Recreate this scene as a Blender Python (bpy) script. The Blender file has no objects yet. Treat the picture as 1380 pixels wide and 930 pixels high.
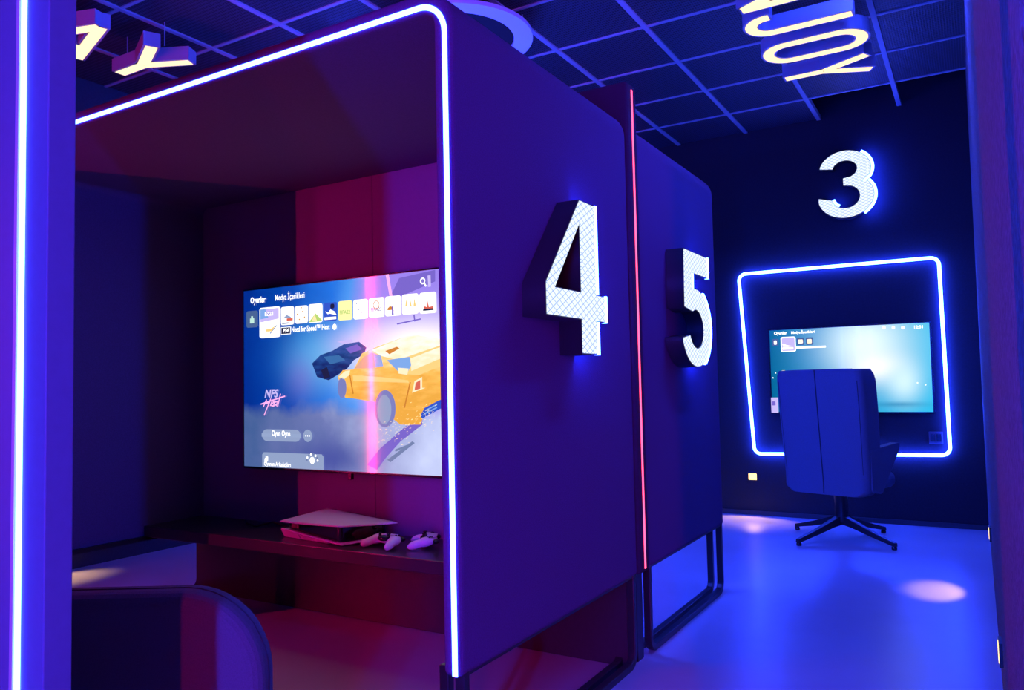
import bpy, bmesh, math, random
from mathutils import Vector, Matrix, Euler

random.seed(7)
S = bpy.context.scene
COL = S.collection

# ------------------------------------------------------------------ camera
H = 1.1                                   # lens height above the floor
ROWS = Matrix(((0.859, 0.044, 0.510), (0.511, -0.033, -0.859), (-0.021, 0.999, -0.050)))
FPX = 1049.5
ax = Vector(ROWS[0]).normalized()
ay = (Vector(ROWS[1]) - ax * ax.dot(Vector(ROWS[1]))).normalized()
az = ax.cross(ay)
ROT = Matrix((ax, ay, az))                # camera axes -> room axes
cam_data = bpy.data.cameras.new('camera')
cam_data.sensor_width = 36.0
cam_data.lens = 36.0 * FPX / 1380.0
cam_data.clip_start = 0.02
cam = bpy.data.objects.new('camera', cam_data)
COL.objects.link(cam)
cam.matrix_world = Matrix.Translation((0, 0, H)) @ ROT.to_4x4()
S.camera = cam

def on_y(px, py, Y):                      # where the sight line of a photo pixel meets the plane Y
    d = ROT @ Vector((px - 690.0, -(py - 465.0), -FPX))
    return Vector((0, 0, H)) + d * (Y / d.y)

# ------------------------------------------------------------------ world, exposure
W = bpy.data.worlds.new('world'); S.world = W
W.use_nodes = True
W.node_tree.nodes['Background'].inputs[0].default_value = (0.004, 0.008, 0.05, 1)
W.node_tree.nodes['Background'].inputs[1].default_value = 1.0
S.view_settings.view_transform = 'Standard'
S.view_settings.look = 'None'
S.view_settings.gamma = 1.0
S.view_settings.use_curve_mapping = False
S.view_settings.exposure = 0.0
S.cycles.use_denoising = True
S.cycles.max_bounces = 8
S.cycles.sample_clamp_indirect = 6.0

# lamp colours and powers (radiance of the glowing surfaces)
NEON_BLUE = ((0.022, 0.050, 1.0), 50.0)
NEON_WALL = ((0.016, 0.045, 1.0), 95.0)
NEON_RED = ((1.0, 0.002, 0.17), 460.0)
NEON_REDTHIN = ((1.0, 0.06, 0.17), 4.0)
BLUE_EDGE_FILL = ((0.001, 0.035, 1.0), 480.0)
RED_EDGE_FILL = ((1.0, 0.002, 0.30), 270.0)
FILL_BLUE = ((0.024, 0.052, 1.0), 350.0)
STEP_W = 12.0

# ------------------------------------------------------------------ materials
MATS = {}
def nodes_of(name):
    m = bpy.data.materials.new(name); m.use_nodes = True
    nt = m.node_tree; nt.nodes.clear()
    out = nt.nodes.new('ShaderNodeOutputMaterial')
    return m, nt, out

def N(nt, typ, **kw):
    n = nt.nodes.new(typ)
    for k, v in kw.items():
        if isinstance(k, str) and hasattr(n, k): setattr(n, k, v)
    return n

def surf(name, col, rough=0.6, metal=0.0, noise=None, bump=0.0, scale=200.0, spec=0.5, coat=0.0):
    """principled surface with procedural mottling and fine relief"""
    m, nt, out = nodes_of(name)
    p = N(nt, 'ShaderNodeBsdfPrincipled')
    p.inputs['Roughness'].default_value = rough
    p.inputs['Metallic'].default_value = metal
    p.inputs['Specular IOR Level'].default_value = spec
    p.inputs['Coat Weight'].default_value = coat
    tc = N(nt, 'ShaderNodeTexCoord')
    nz = N(nt, 'ShaderNodeTexNoise'); nz.inputs['Scale'].default_value = scale; nz.inputs['Detail'].default_value = 3
    nt.links.new(tc.outputs['Object'], nz.inputs['Vector'])
    amt = noise if noise is not None else 0.12
    mix = N(nt, 'ShaderNodeMix', data_type='RGBA')
    mix.inputs[6].default_value = tuple(c * (1 - amt) for c in col) + (1,)
    mix.inputs[7].default_value = tuple(min(1, c * (1 + amt)) for c in col) + (1,)
    nt.links.new(nz.outputs['Fac'], mix.inputs[0])
    nt.links.new(mix.outputs[2], p.inputs['Base Color'])
    if bump:
        b = N(nt, 'ShaderNodeBump'); b.inputs['Strength'].default_value = bump; b.inputs['Distance'].default_value = 0.002 if bump < .95 else .008
        nt.links.new(nz.outputs['Fac'], b.inputs['Height']); nt.links.new(b.outputs[0], p.inputs['Normal'])
    nt.links.new(p.outputs[0], out.inputs[0])
    MATS[name] = m
    return m

def glow(name, col, power):
    m, nt, out = nodes_of(name)
    e = N(nt, 'ShaderNodeEmission')
    e.inputs[0].default_value = tuple(col) + (1,); e.inputs[1].default_value = power
    nt.links.new(e.outputs[0], out.inputs[0])
    MATS[name] = m
    return m

def screen_mat(name, col, power=1.0, rough=0.06):
    """lit pixels behind a glossy panel"""
    m, nt, out = nodes_of(name)
    p = N(nt, 'ShaderNodeBsdfPrincipled')
    p.inputs['Base Color'].default_value = (0.01, 0.01, 0.012, 1)
    p.inputs['Roughness'].default_value = rough
    p.inputs['Emission Color'].default_value = tuple(col) + (1,)
    p.inputs['Emission Strength'].default_value = power
    nt.links.new(p.outputs[0], out.inputs[0])
    MATS[name] = m
    return m

surf('fabric', (0.105, 0.065, 0.165), 0.92, noise=0.30, bump=0.6, scale=260, spec=0.15)
surf('lining', (0.045, 0.03, 0.055), 0.9, noise=0.25, bump=0.4, scale=240, spec=0.15)
surf('back_board', (0.19, 0.12, 0.24), 0.75, noise=0.06, bump=0.1, scale=90, spec=0.25)
surf('black_board', (0.035, 0.03, 0.036), 0.30, noise=0.2, bump=0.05, scale=60)
surf('shelf_black', (0.032, 0.026, 0.034), 0.28, noise=0.15, bump=0.04, scale=60)
surf('black_metal', (0.018, 0.018, 0.02), 0.38, metal=0.0, noise=0.1)
surf('wall_dark', (0.030, 0.030, 0.036), 0.75, noise=0.25, bump=0.25, scale=70, spec=0.25)
surf('wall_plaster', (0.17, 0.17, 0.20), 0.85, noise=0.75, bump=1.0, scale=110, spec=0.2)
surf('wall_side', (0.06, 0.06, 0.07), 0.8, noise=0.25, bump=0.3, scale=70)
surf('post_paint', (0.09, 0.13, 0.20), 0.6, noise=0.08, bump=0.08, scale=60)
surf('bar_metal', (0.45, 0.46, 0.48), 0.45, noise=0.05)
surf('ring_white', (0.75, 0.76, 0.8), 0.5, noise=0.04)
surf('plenum', (0.006, 0.006, 0.008), 0.9)
surf('letter_white', (0.42, 0.41, 0.45), 0.45, noise=0.05)
surf('numeral_metal', (0.025, 0.025, 0.03), 0.45, noise=0.1)
surf('chair_fabric', (0.12, 0.13, 0.17), 0.9, noise=0.25, bump=0.5, scale=320, spec=0.2)
surf('seat_fabric', (0.10, 0.10, 0.12), 0.9, noise=0.25, bump=0.5, scale=320, spec=0.2)
surf('seam_dark', (0.03, 0.03, 0.035), 0.9)
surf('plastic_black', (0.012, 0.012, 0.014), 0.22, noise=0.05)
surf('gloss_black', (0.008, 0.008, 0.010), 0.06, noise=0.02)
surf('plastic_white', (0.80, 0.79, 0.82), 0.42, noise=0.03)
surf('port_red', (0.25, 0.05, 0.08), 0.3)
surf('outlet_plastic', (0.10, 0.10, 0.12), 0.4)
surf('skirting', (0.05, 0.05, 0.055), 0.5)
glow('neon_blue', *NEON_BLUE)
glow('neon_wall', *NEON_WALL)
glow('neon_red', *NEON_RED)
glow('neon_red_thin', *NEON_REDTHIN)
glow('blue_edge_fill', *BLUE_EDGE_FILL)
glow('red_edge_fill', *RED_EDGE_FILL)
glow('roof_fill_glow', FILL_BLUE[0], 190.0)
glow('fill_glow', *FILL_BLUE)
glow('letter_glow', (1.0, 0.74, 0.46), 1.5)
glow('led_edge', (0.013, 0.035, 1.0), 110.0)
glow('step_glow', (1.0, 0.62, 0.22), 3.0)

def floor_material():
    m, nt, out = nodes_of('resin_floor')
    p = N(nt, 'ShaderNodeBsdfPrincipled')
    tc = N(nt, 'ShaderNodeTexCoord')
    n1 = N(nt, 'ShaderNodeTexNoise'); n1.inputs['Scale'].default_value = 1.6; n1.inputs['Detail'].default_value = 5
    n2 = N(nt, 'ShaderNodeTexNoise'); n2.inputs['Scale'].default_value = 60; n2.inputs['Detail'].default_value = 2
    nt.links.new(tc.outputs['Object'], n1.inputs['Vector']); nt.links.new(tc.outputs['Object'], n2.inputs['Vector'])
    r = N(nt, 'ShaderNodeValToRGB')
    r.color_ramp.elements[0].position = 0.3; r.color_ramp.elements[0].color = (0.38, 0.38, 0.40, 1)
    r.color_ramp.elements[1].position = 0.7; r.color_ramp.elements[1].color = (0.46, 0.46, 0.48, 1)
    nt.links.new(n1.outputs['Fac'], r.inputs[0]); nt.links.new(r.outputs[0], p.inputs['Base Color'])
    mr = N(nt, 'ShaderNodeMapRange'); mr.inputs[3].default_value = 0.27; mr.inputs[4].default_value = 0.37
    nt.links.new(n1.outputs['Fac'], mr.inputs[0]); nt.links.new(mr.outputs[0], p.inputs['Roughness'])
    b = N(nt, 'ShaderNodeBump'); b.inputs['Strength'].default_value = 0.06; b.inputs['Distance'].default_value = 0.002
    nt.links.new(n2.outputs['Fac'], b.inputs['Height']); nt.links.new(b.outputs[0], p.inputs['Normal'])
    nt.links.new(p.outputs[0], out.inputs[0])
    MATS['resin_floor'] = m
floor_material()

def mesh_tile_material():
    """fine expanded-metal mesh: thin ribs over dark holes"""
    m, nt, out = nodes_of('mesh_tile')
    p = N(nt, 'ShaderNodeBsdfPrincipled'); p.inputs['Roughness'].default_value = 0.5
    tc = N(nt, 'ShaderNodeTexCoord')
    w1 = N(nt, 'ShaderNodeTexWave', wave_type='BANDS', bands_direction='X'); w1.inputs['Scale'].default_value = 22
    w2 = N(nt, 'ShaderNodeTexWave', wave_type='BANDS', bands_direction='Y'); w2.inputs['Scale'].default_value = 12
    for w in (w1, w2): nt.links.new(tc.outputs['Object'], w.inputs['Vector'])
    mx = N(nt, 'ShaderNodeMath', operation='MAXIMUM')
    nt.links.new(w1.outputs['Fac'], mx.inputs[0]); nt.links.new(w2.outputs['Fac'], mx.inputs[1])
    r = N(nt, 'ShaderNodeValToRGB')
    r.color_ramp.elements[0].position = 0.55; r.color_ramp.elements[0].color = (0.012, 0.012, 0.015, 1)
    r.color_ramp.elements[1].position = 0.95; r.color_ramp.elements[1].color = (0.075, 0.075, 0.09, 1)
    nt.links.new(mx.outputs[0], r.inputs[0]); nt.links.new(r.outputs[0], p.inputs['Base Color'])
    b = N(nt, 'ShaderNodeBump'); b.inputs['Strength'].default_value = 0.4; b.inputs['Distance'].default_value = 0.003
    nt.links.new(mx.outputs[0], b.inputs['Height']); nt.links.new(b.outputs[0], p.inputs['Normal'])
    nt.links.new(p.outputs[0], out.inputs[0]); MATS['mesh_tile'] = m
mesh_tile_material()

def lattice_material():
    """lit numeral face behind a diamond wire mesh"""
    m, nt, out = nodes_of('numeral_face')
    tc = N(nt, 'ShaderNodeTexCoord')
    sx = N(nt, 'ShaderNodeSeparateXYZ'); nt.links.new(tc.outputs['Object'], sx.inputs[0])
    tri = []
    for sgn in (1, -1):
        a = N(nt, 'ShaderNodeMath', operation='MULTIPLY_ADD'); a.inputs[1].default_value = sgn * 1.8
        nt.links.new(sx.outputs[1], a.inputs[0]); nt.links.new(sx.outputs[0], a.inputs[2])
        q = N(nt, 'ShaderNodeMath', operation='PINGPONG'); q.inputs[1].default_value = 0.021
        nt.links.new(a.outputs[0], q.inputs[0]); tri.append(q)
    mn = N(nt, 'ShaderNodeMath', operation='MINIMUM')
    nt.links.new(tri[0].outputs[0], mn.inputs[0]); nt.links.new(tri[1].outputs[0], mn.inputs[1])
    r = N(nt, 'ShaderNodeValToRGB')
    r.color_ramp.elements[0].position = 0.0012; r.color_ramp.elements[0].color = (0.16, 0.28, 0.72, 1)
    r.color_ramp.elements[1].position = 0.0042; r.color_ramp.elements[1].color = (0.80, 0.90, 1.0, 1)
    nt.links.new(mn.outputs[0], r.inputs[0])
    e = N(nt, 'ShaderNodeEmission'); e.inputs[1].default_value = 1.2
    nt.links.new(r.outputs[0], e.inputs[0]); nt.links.new(e.outputs[0], out.inputs[0]); MATS['numeral_face'] = m
lattice_material()

# ------------------------------------------------------------------ mesh helpers
def add_obj(name, bm, mat, parent=None, smooth=False, bevel=0.0, seg=2, angle=40, loc=None, rot=None):
    me = bpy.data.meshes.new(name)
    bmesh.ops.recalc_face_normals(bm, faces=bm.faces[:])
    bm.to_mesh(me); bm.free()
    if smooth:
        for f in me.polygons: f.use_smooth = True
    o = bpy.data.objects.new(name, me); COL.objects.link(o)
    if mat: me.materials.append(MATS[mat])
    if bevel:
        b = o.modifiers.new('bevel', 'BEVEL'); b.width = bevel; b.segments = seg
        b.limit_method = 'ANGLE'; b.angle_limit = math.radians(angle)
    if parent: o.parent = parent
    if loc: o.location = loc
    if rot: o.rotation_euler = rot
    return o

def box(bm, x0, x1, y0, y1, z0, z1):
    vs = [bm.verts.new((x, y, z)) for z in (z0, z1) for y in (y0, y1) for x in (x0, x1)]
    for f in ((0, 1, 3, 2), (4, 6, 7, 5), (0, 4, 5, 1), (2, 3, 7, 6), (0, 2, 6, 4), (1, 5, 7, 3)):
        bm.faces.new([vs[i] for i in f])
    return vs

def box_obj(name, ext, mat, parent=None, **kw):
    bm = bmesh.new(); box(bm, *ext)
    return add_obj(name, bm, mat, parent, **kw)

def ribbon(bm, path, normal, w, d, closed=False, off=0.0):
    """rectangular bar: path lies in a plane with the given normal; width across the path, depth d along the normal"""
    n = Vector(normal).normalized(); P = [Vector(p) for p in path]; k = len(P); rings = []
    for i, p in enumerate(P):
        if closed:
            t0 = (p - P[i - 1]).normalized(); t1 = (P[(i + 1) % k] - p).normalized()
        else:
            t0 = (p - P[i - 1]).normalized() if i else (P[1] - p).normalized()
            t1 = (P[i + 1] - p).normalized() if i < k - 1 else t0
        t = (t0 + t1).normalized(); s = t.cross(n).normalized()
        s = s * (w / 2) / max(0.35, t.dot(t1))
        rings.append([bm.verts.new(p + s + n * off), bm.verts.new(p - s + n * off),
                      bm.verts.new(p - s + n * (off + d)), bm.verts.new(p + s + n * (off + d))])
    m = k if closed else k - 1
    for i in range(m):
        a, b = rings[i], rings[(i + 1) % k]
        for j in range(4):
            bm.faces.new((a[j], a[(j + 1) % 4], b[(j + 1) % 4], b[j]))
    if not closed:
        bm.faces.new(rings[0]); bm.faces.new(rings[-1][::-1])

def tube(bm, path, r, n=10, closed=False):
    P = [Vector(p) for p in path]; k = len(P)
    rad = r if isinstance(r, (list, tuple)) else [r] * k
    t = (P[1] - P[0]).normalized()
    u = t.orthogonal().normalized(); rings = []
    for i, p in enumerate(P):
        a = P[i - 1] if (i or closed) else p; b = P[(i + 1) % k] if (i < k - 1 or closed) else p
        t2 = (b - a).normalized()
        u = (u - t2 * u.dot(t2)).normalized(); v = t2.cross(u)
        rings.append([bm.verts.new(p + (u * math.cos(q) + v * math.sin(q)) * rad[i]) for q in [2 * math.pi * j / n for j in range(n)]])
    m = k if closed else k - 1
    for i in range(m):
        a, b = rings[i], rings[(i + 1) % k]
        if closed and i == k - 1:
            s = min(range(n), key=lambda s: (a[0].co - b[s].co).length); b = b[s:] + b[:s]
        for j in range(n):
            bm.faces.new((a[j], a[(j + 1) % n], b[(j + 1) % n], b[j]))
    if not closed:
        bm.faces.new(rings[0][::-1]); bm.faces.new(rings[-1])

def fillet(pts, rads, closed=False, seg=8):
    """round the corners of a polyline"""
    P = [Vector(p) for p in pts]; k = len(P); out = []
    for i, p in enumerate(P):
        r = rads[i] if isinstance(rads, (list, tuple)) else rads
        if (not closed and i in (0, k - 1)) or r <= 0:
            out.append(p); continue
        a = (P[i - 1] - p).normalized(); b = (P[(i + 1) % k] - p).normalized()
        half = a.angle(b) / 2; dist = r / math.tan(half)
        s, e = p + a * dist, p + b * dist
        c = p + (a + b).normalized() * (r / math.sin(half))
        v0, v1 = s - c, e - c; ang = v0.angle(v1)
        for j in range(seg + 1):
            q = j / seg
            out.append(c + (v0 * math.sin((1 - q) * ang) + v1 * math.sin(q * ang)) / math.sin(ang))
    return out

def extrude_poly(bm, pts, normal, d, off=0.0):
    n = Vector(normal).normalized()
    a = [bm.verts.new(Vector(p) + n * off) for p in pts]; b = [bm.verts.new(Vector(p) + n * (off + d)) for p in pts]
    k = len(pts)
    bm.faces.new(a[::-1]); bm.faces.new(b)
    for i in range(k): bm.faces.new((a[i], a[(i + 1) % k], b[(i + 1) % k], b[i]))

def ellipsoid(bm, c, r, rot=None, u=16, v=10):
    M = Matrix.Translation(c) @ (rot.to_matrix().to_4x4() if rot else Matrix()) @ Matrix.Diagonal((r[0], r[1], r[2], 1))
    bmesh.ops.create_uvsphere(bm, u_segments=u, v_segments=v, radius=1.0, matrix=M)

def lathe(bm, prof, n=32, c=(0, 0, 0)):
    rings = []
    for r, z in prof:
        rings.append([bm.verts.new((c[0] + r * math.cos(2 * math.pi * j / n), c[1] + r * math.sin(2 * math.pi * j / n), c[2] + z)) for j in range(n)])
    for i in range(len(rings) - 1):
        for j in range(n):
            bm.faces.new((rings[i][j], rings[i][(j + 1) % n], rings[i + 1][(j + 1) % n], rings[i + 1][j]))
    return rings

def curve_mesh(name, splines, depth):
    """flat outline with holes, extruded: local x right, y up, z towards the viewer"""
    cu = bpy.data.curves.new(name, 'CURVE'); cu.dimensions = '2D'; cu.fill_mode = 'BOTH'; cu.extrude = depth / 2
    for pts in splines:
        sp = cu.splines.new('POLY'); sp.points.add(len(pts) - 1); sp.use_cyclic_u = True
        for i, (x, y) in enumerate(pts): sp.points[i].co = (x, y, 0, 1)
    tmp = bpy.data.objects.new('tmp', cu); COL.objects.link(tmp)
    dg = bpy.context.evaluated_depsgraph_get(); dg.update()
    me = bpy.data.meshes.new_from_object(tmp.evaluated_get(dg))
    bpy.data.objects.remove(tmp); bpy.data.curves.remove(cu)
    me.name = name
    return me

def text_mesh(name, body, size, align='LEFT', shear=0.0, bold=0.0):
    cu = bpy.data.curves.new(name, 'FONT'); cu.body = body; cu.size = size; cu.align_x = align; cu.shear = shear
    cu.offset = bold; cu.resolution_u = 3
    tmp = bpy.data.objects.new('tmp', cu); COL.objects.link(tmp)
    dg = bpy.context.evaluated_depsgraph_get(); dg.update()
    me = bpy.data.meshes.new_from_object(tmp.evaluated_get(dg))
    bpy.data.objects.remove(tmp); bpy.data.curves.remove(cu)
    me.name = name
    return me

def mesh_obj(name, me, mat, parent=None, mw=None):
    o = bpy.data.objects.new(name, me); COL.objects.link(o)
    me.materials.clear(); me.materials.append(MATS[mat])
    if parent: o.parent = parent
    if mw: o.matrix_local = mw
    return o

def empty(name, loc, rz=0.0):
    o = bpy.data.objects.new(name, None); COL.objects.link(o)
    o.empty_display_size = 0.1; o.location = loc; o.rotation_euler = (0, 0, rz)
    return o

def tag(o, label, cat, group=None):
    o['label'] = label; o['category'] = cat
    if group: o['group'] = group
    return o

def structure(o, label=None, cat=None):
    o['kind'] = 'structure'
    if label: o['label'] = label
    if cat: o['category'] = cat
    return o

# ------------------------------------------------------------------ the room
X0, X1, Y0, Y1, ZC = -4.93, 2.5, -3.2, 6.5, 3.15
structure(box_obj('floor', (X0 - .2, X1 + .2, Y0 - .2, Y1 + .2, -0.12, 0), 'resin_floor'), 'pale glossy seamless resin floor lit blue and magenta', 'floor')
structure(box_obj('wall_far', (X0 - .2, X1 + .2, Y1, Y1 + .2, 0, 3.6), 'wall_dark'), 'near-black painted wall carrying the numeral 3 and its screen', 'wall')
structure(box_obj('wall_left', (X0 - .2, X0, Y0, Y1, 0, 3.6), 'wall_side'), 'dark wall glimpsed under the booth beyond its left side panel', 'wall')
structure(box_obj('wall_back', (X0 - .2, X1 + .2, Y0 - .2, Y0, 0, 3.6), 'wall_side'), 'dark wall closing the room on the side away from the numeral 3', 'wall')
structure(box_obj('wall_side', (X1, X1 + .2, Y0, Y1, 0, 3.6), 'wall_side'), 'dark wall behind the textured blue partition wall', 'wall')
structure(box_obj('wall_right', (0.032, 0.30, 0.50, Y1, 0, 3.6), 'wall_plaster', bevel=0.05, seg=4), 'rough textured partition wall beside the aisle, lit blue with a magenta streak', 'wall')
structure(box_obj('baseboard_far', (X0, 0.032, Y1 - 0.014, Y1, 0, 0.035), 'skirting'), 'low dark skirting strip along the numeral 3 wall', 'baseboard')

ceil = structure(empty('ceiling', ((X0 + X1) / 2, (Y0 + Y1) / 2, ZC)), 'suspended ceiling of dark mesh tiles in a metal grid', 'ceiling')
cl = Vector(ceil.location)
def local(parent, *ext):
    l = parent.location
    return (ext[0] - l.x, ext[1] - l.x, ext[2] - l.y, ext[3] - l.y, ext[4] - l.z, ext[5] - l.z)
box_obj('plenum_slab', local(ceil, X0 - .2, X1 + .2, Y0 - .2, Y1 + .2, 3.5, 3.6), 'plenum', ceil)
GX, GY, PX, PY = -0.41, 6.555, 0.573, 0.587
xs = [GX + PX * i for i in range(-8, 6)]
ys = [GY - PY * j for j in range(0, 18)]
for x in xs:
    if X0 < x < X1: box_obj('grid_bar', local(ceil, x - .015, x + .015, Y0, Y1, ZC - .004, ZC + .035), 'bar_metal', ceil)
for y in ys:
    if Y0 < y < Y1: box_obj('cross_bar', local(ceil, X0, X1, y - .010, y + .010, ZC - .001, ZC + .03), 'bar_metal', ceil)
bm = bmesh.new(); box(bm, -PX / 2 + .004, PX / 2 - .004, -PY / 2 + .004, PY / 2 - .004, 0, 0.012)
tile0 = add_obj('ceiling_tile', bm, 'mesh_tile', ceil)
first = True
for i in range(len(xs) - 1):
    for j in range(len(ys) - 1):
        cx, cy = (xs[i] + xs[i + 1]) / 2, (ys[j] + ys[j + 1]) / 2
        if j == 0 and cx > -0.99 and cx < 0.1: continue          # tiles left out above the numeral 3
        t = tile0 if first else tile0.copy()
        if not first: COL.objects.link(t); t.parent = ceil
        first = False
        t.location = (cx - cl.x, cy - cl.y, 0.006)

# sensor dome in the ceiling
sp = empty('ceiling_speaker', (-1.02, 5.08, ZC))
bm = bmesh.new(); r = lathe(bm, [(0.0005, -0.002), (0.045, -0.003), (0.062, -0.001), (0.064, 0.01)], 28)
add_obj('trim_ring', bm, 'plenum', sp, smooth=True)
bm = bmesh.new(); lathe(bm, [(0.052, -0.0035), (0.060, -0.007), (0.066, -0.004), (0.066, 0.004)], 28)
add_obj('rim', bm, 'numeral_metal', sp, smooth=True)
tag(sp, 'small round dark fitting set in a mesh ceiling tile', 'ceiling fitting')

# ------------------------------------------------------------------ booths
def arch(x0, x1, zb, zt, r, y):
    return fillet([(x0, y, zb), (x0, y, zt), (x1, y, zt), (x1, y, zb)], [0, r, r, 0], seg=10)

def sled(parent, x, y0, y1, zt):
    """black flat-bar loop that carries one side panel"""
    bm = bmesh.new()
    ribbon(bm, fillet([(x, y0, zt), (x, y0, 0.013), (x, y1, 0.013), (x, y1, zt)], [0, .05, .05, 0], seg=6), (1, 0, 0), 0.026, 0.030, off=-0.015)
    return add_obj('sled_frame', bm, 'black_metal', parent, bevel=0.003)

def booth(name, xl, xr, yf, yb, neon, face=-1, zt=2.185, zb=0.345, th=0.06, rad=0.10, label='', back=True, lower=True, back_y=None):
    """xl / xr outer sides; face -1: opens towards -Y, +1: opens towards +Y"""
    root = empty(name, ((xl + xr) / 2, (yf + yb) / 2, 0))
    tag(root, label, 'gaming booth')
    ox, oy = root.location.x, root.location.y
    a, b = xl + th / 2 - ox, xr - th / 2 - ox
    f, k = yf - oy, yb - oy
    bm = bmesh.new()
    ribbon(bm, arch(a, b, zb, zt - th / 2, rad - th / 2, min(f, k)), (0, 1, 0), th, abs(yb - yf))
    add_obj('shell', bm, 'fabric', root, bevel=0.018, seg=4, angle=50)
    bm = bmesh.new()
    e = 0.019
    ribbon(bm, arch(xl + e - ox, xr - e - ox, zb + 0.005, zt - .045, .085, f), (0, face, 0), 0.015, 0.003, off=-0.001)
    add_obj('neon_strip', bm, neon, root)
    if back:
        by = (back_y if back_y is not None else yb - face * -1 * 0.04) - oy
        y_a, y_b = sorted((by, by - face * 0.038))
        xm = (a + b) / 2
        for x_a, x_b in ((a + th / 2, xm - .0015), (xm + .0015, b - th / 2)):
            box_obj('back_panel', (x_a, x_b, y_a, y_b, zb, zt - th), 'back_board', root, bevel=0.002)
        if lower:
            box_obj('lower_panel', (a + .0, b - th / 2 + .03, by - 0.016, by + 0.004, 0.004, zb + .06), 'black_board', root)
    for sx in (xl + 0.018, xl + 0.068, xr - 0.018, xr - 0.068):
        sled(root, sx - ox, min(f, k) + 0.03, max(f, k) - 0.03, zb + 0.03 if sx in (xl + 0.018, xr - 0.018) else zb + 0.02)
    if True:
        for sx in (xl, xr):
            s = 1 if sx == xl else -1
            bm = bmesh.new(); lo, hi = sorted((sx + s * .006, sx + s * .084))
            box(bm, lo - ox, hi - ox, min(f, k) + .02, max(f, k) - .02, zb - 0.003, zb + 0.018)
            add_obj('sled_plate', bm, 'black_metal', root)
    return root

XL, XR = -3.77, -1.17
booth4 = booth('gaming_booth', XL, XR, 1.68, 2.90, 'neon_blue', -1, label='open-fronted fabric gaming booth outlined in white-blue neon, numeral 4 on its side', back_y=2.862)
bo = booth4.location
shelf = box_obj('shelf', (XL + .06 - bo.x, XR - .06 - bo.x, 2.50 - bo.y, 2.86 - bo.y, .36, .415), 'shelf_black', booth4, bevel=0.004)
booth5 = booth('gaming_booth', XL, XR, 4.105, 3.012, 'neon_blue', 1, label='fabric gaming booth with numeral 5 on its side, back to back with booth 4', back_y=3.05, lower=False)

b5 = booth5.location
box_obj('fill_strip', (-.9, .9, 3.5 - b5.y, 3.56 - b5.y, 2.113, 2.124), 'fill_glow', booth5)  # unseen strip added under the roof to light the floor below blue
# divider with red neon edge between the two booths
dv = empty('divider_panel', ((XL + XR) / 2, 2.956, 0))
bm = bmesh.new(); box(bm, XL - dv.location.x - .005, XR + .008 - dv.location.x, -.05, .05, .345, 2.32)
add_obj('panel', bm, 'lining', dv, bevel=0.012, seg=3)
bm = bmesh.new(); box(bm, XR + .0065 - dv.location.x, XR + .0105 - dv.location.x, -.006, .006, .36, 2.295)
add_obj('neon_strip', bm, 'neon_red_thin', dv)
bm = bmesh.new(); ribbon(bm, [(XR - .05 - dv.location.x, 0, .36), (XR - .05 - dv.location.x, 0, .0)], (1, 0, 0), .06, .03)
add_obj('foot', bm, 'black_metal', dv)
bm = bmesh.new(); ribbon(bm, [(XL + .05 - dv.location.x, 0, .36), (XL + .05 - dv.location.x, 0, .0)], (1, 0, 0), .06, .03)
add_obj('foot', bm, 'black_metal', dv)
tag(dv, 'tall thin divider with a red neon line down its edge between the two booths', 'divider')

# added unseen dividers: red and blue light for floor, post and booth 4
dn = empty('divider_panel', (1.25, -2.60, 0))
box_obj('panel', (-.05, .05, -.35, .20, .0, 2.32), 'lining', dn, bevel=0.012, seg=3)
box_obj('neon_strip', (-.025, .025, .199, .206, .30, 2.29), 'red_edge_fill', dn)
tag(dn, 'added unseen divider with a red light strip standing across the aisle behind the textured wall end', 'divider')
db = empty('divider_panel', (-.24, -1.10, 0))  # blue counterpart, also added out of view to light the post
box_obj('panel', (-.05, .05, -.35, .20, .0, 2.32), 'lining', db, bevel=0.012, seg=3)
box_obj('neon_strip', (-.025, .025, .199, .206, .30, 2.29), 'blue_edge_fill', db)
tag(db, 'added unseen divider with a blue light strip standing across the aisle facing booth 4', 'divider')

# red-edged divider by the left wall (mirrored in the big screen)
dr = empty('divider_panel', (-4.72, 0.40, 0))
box_obj('panel', (-.20, .20, -.05, .05, .0, 2.32), 'lining', dr, bevel=0.012, seg=3)
bm = bmesh.new(); box(bm, .199, .206, -.007, .007, .30, 2.29)
add_obj('neon_strip', bm, 'neon_red', dr)
tag(dr, 'divider with red neon edge standing against the left wall, mirrored in the large screen', 'divider')

# neon-lined post board in the foreground
pb = empty('neon_post', (-1.30, 0.62, 0))
bm = bmesh.new(); ox = pb.location.x
ribbon(bm, [(-1.112 - .33 - ox, -.02, 0), (-1.112 - .33 - ox, -.02, 2.30)], (0, 1, 0), .66, .04)  # left part, out of view, widened to shade booth 4's interior
add_obj('board', bm, 'post_paint', pb, bevel=0.002, seg=2)
bm = bmesh.new(); nx = -1.175 - ox
ribbon(bm, fillet([(nx, -.02, .03), (nx, -.02, 2.24), (-.26, -.02, 2.24)], [0, .1, 0]), (0, -1, 0), .011, .004, off=-.001)
add_obj('neon_strip', bm, 'neon_blue', pb)
bm = bmesh.new(); nx2 = -1.1855 - ox
ribbon(bm, fillet([(nx2, -.02, .03), (nx2, -.02, 2.23), (-.26, -.02, 2.23)], [0, .09, 0]), (0, -1, 0), .008, .006, off=-.001)
add_obj('neon_channel', bm, 'bar_metal', pb)
tag(pb, 'painted post board with a vertical white neon line beside the low lounge chair', 'post')

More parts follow.
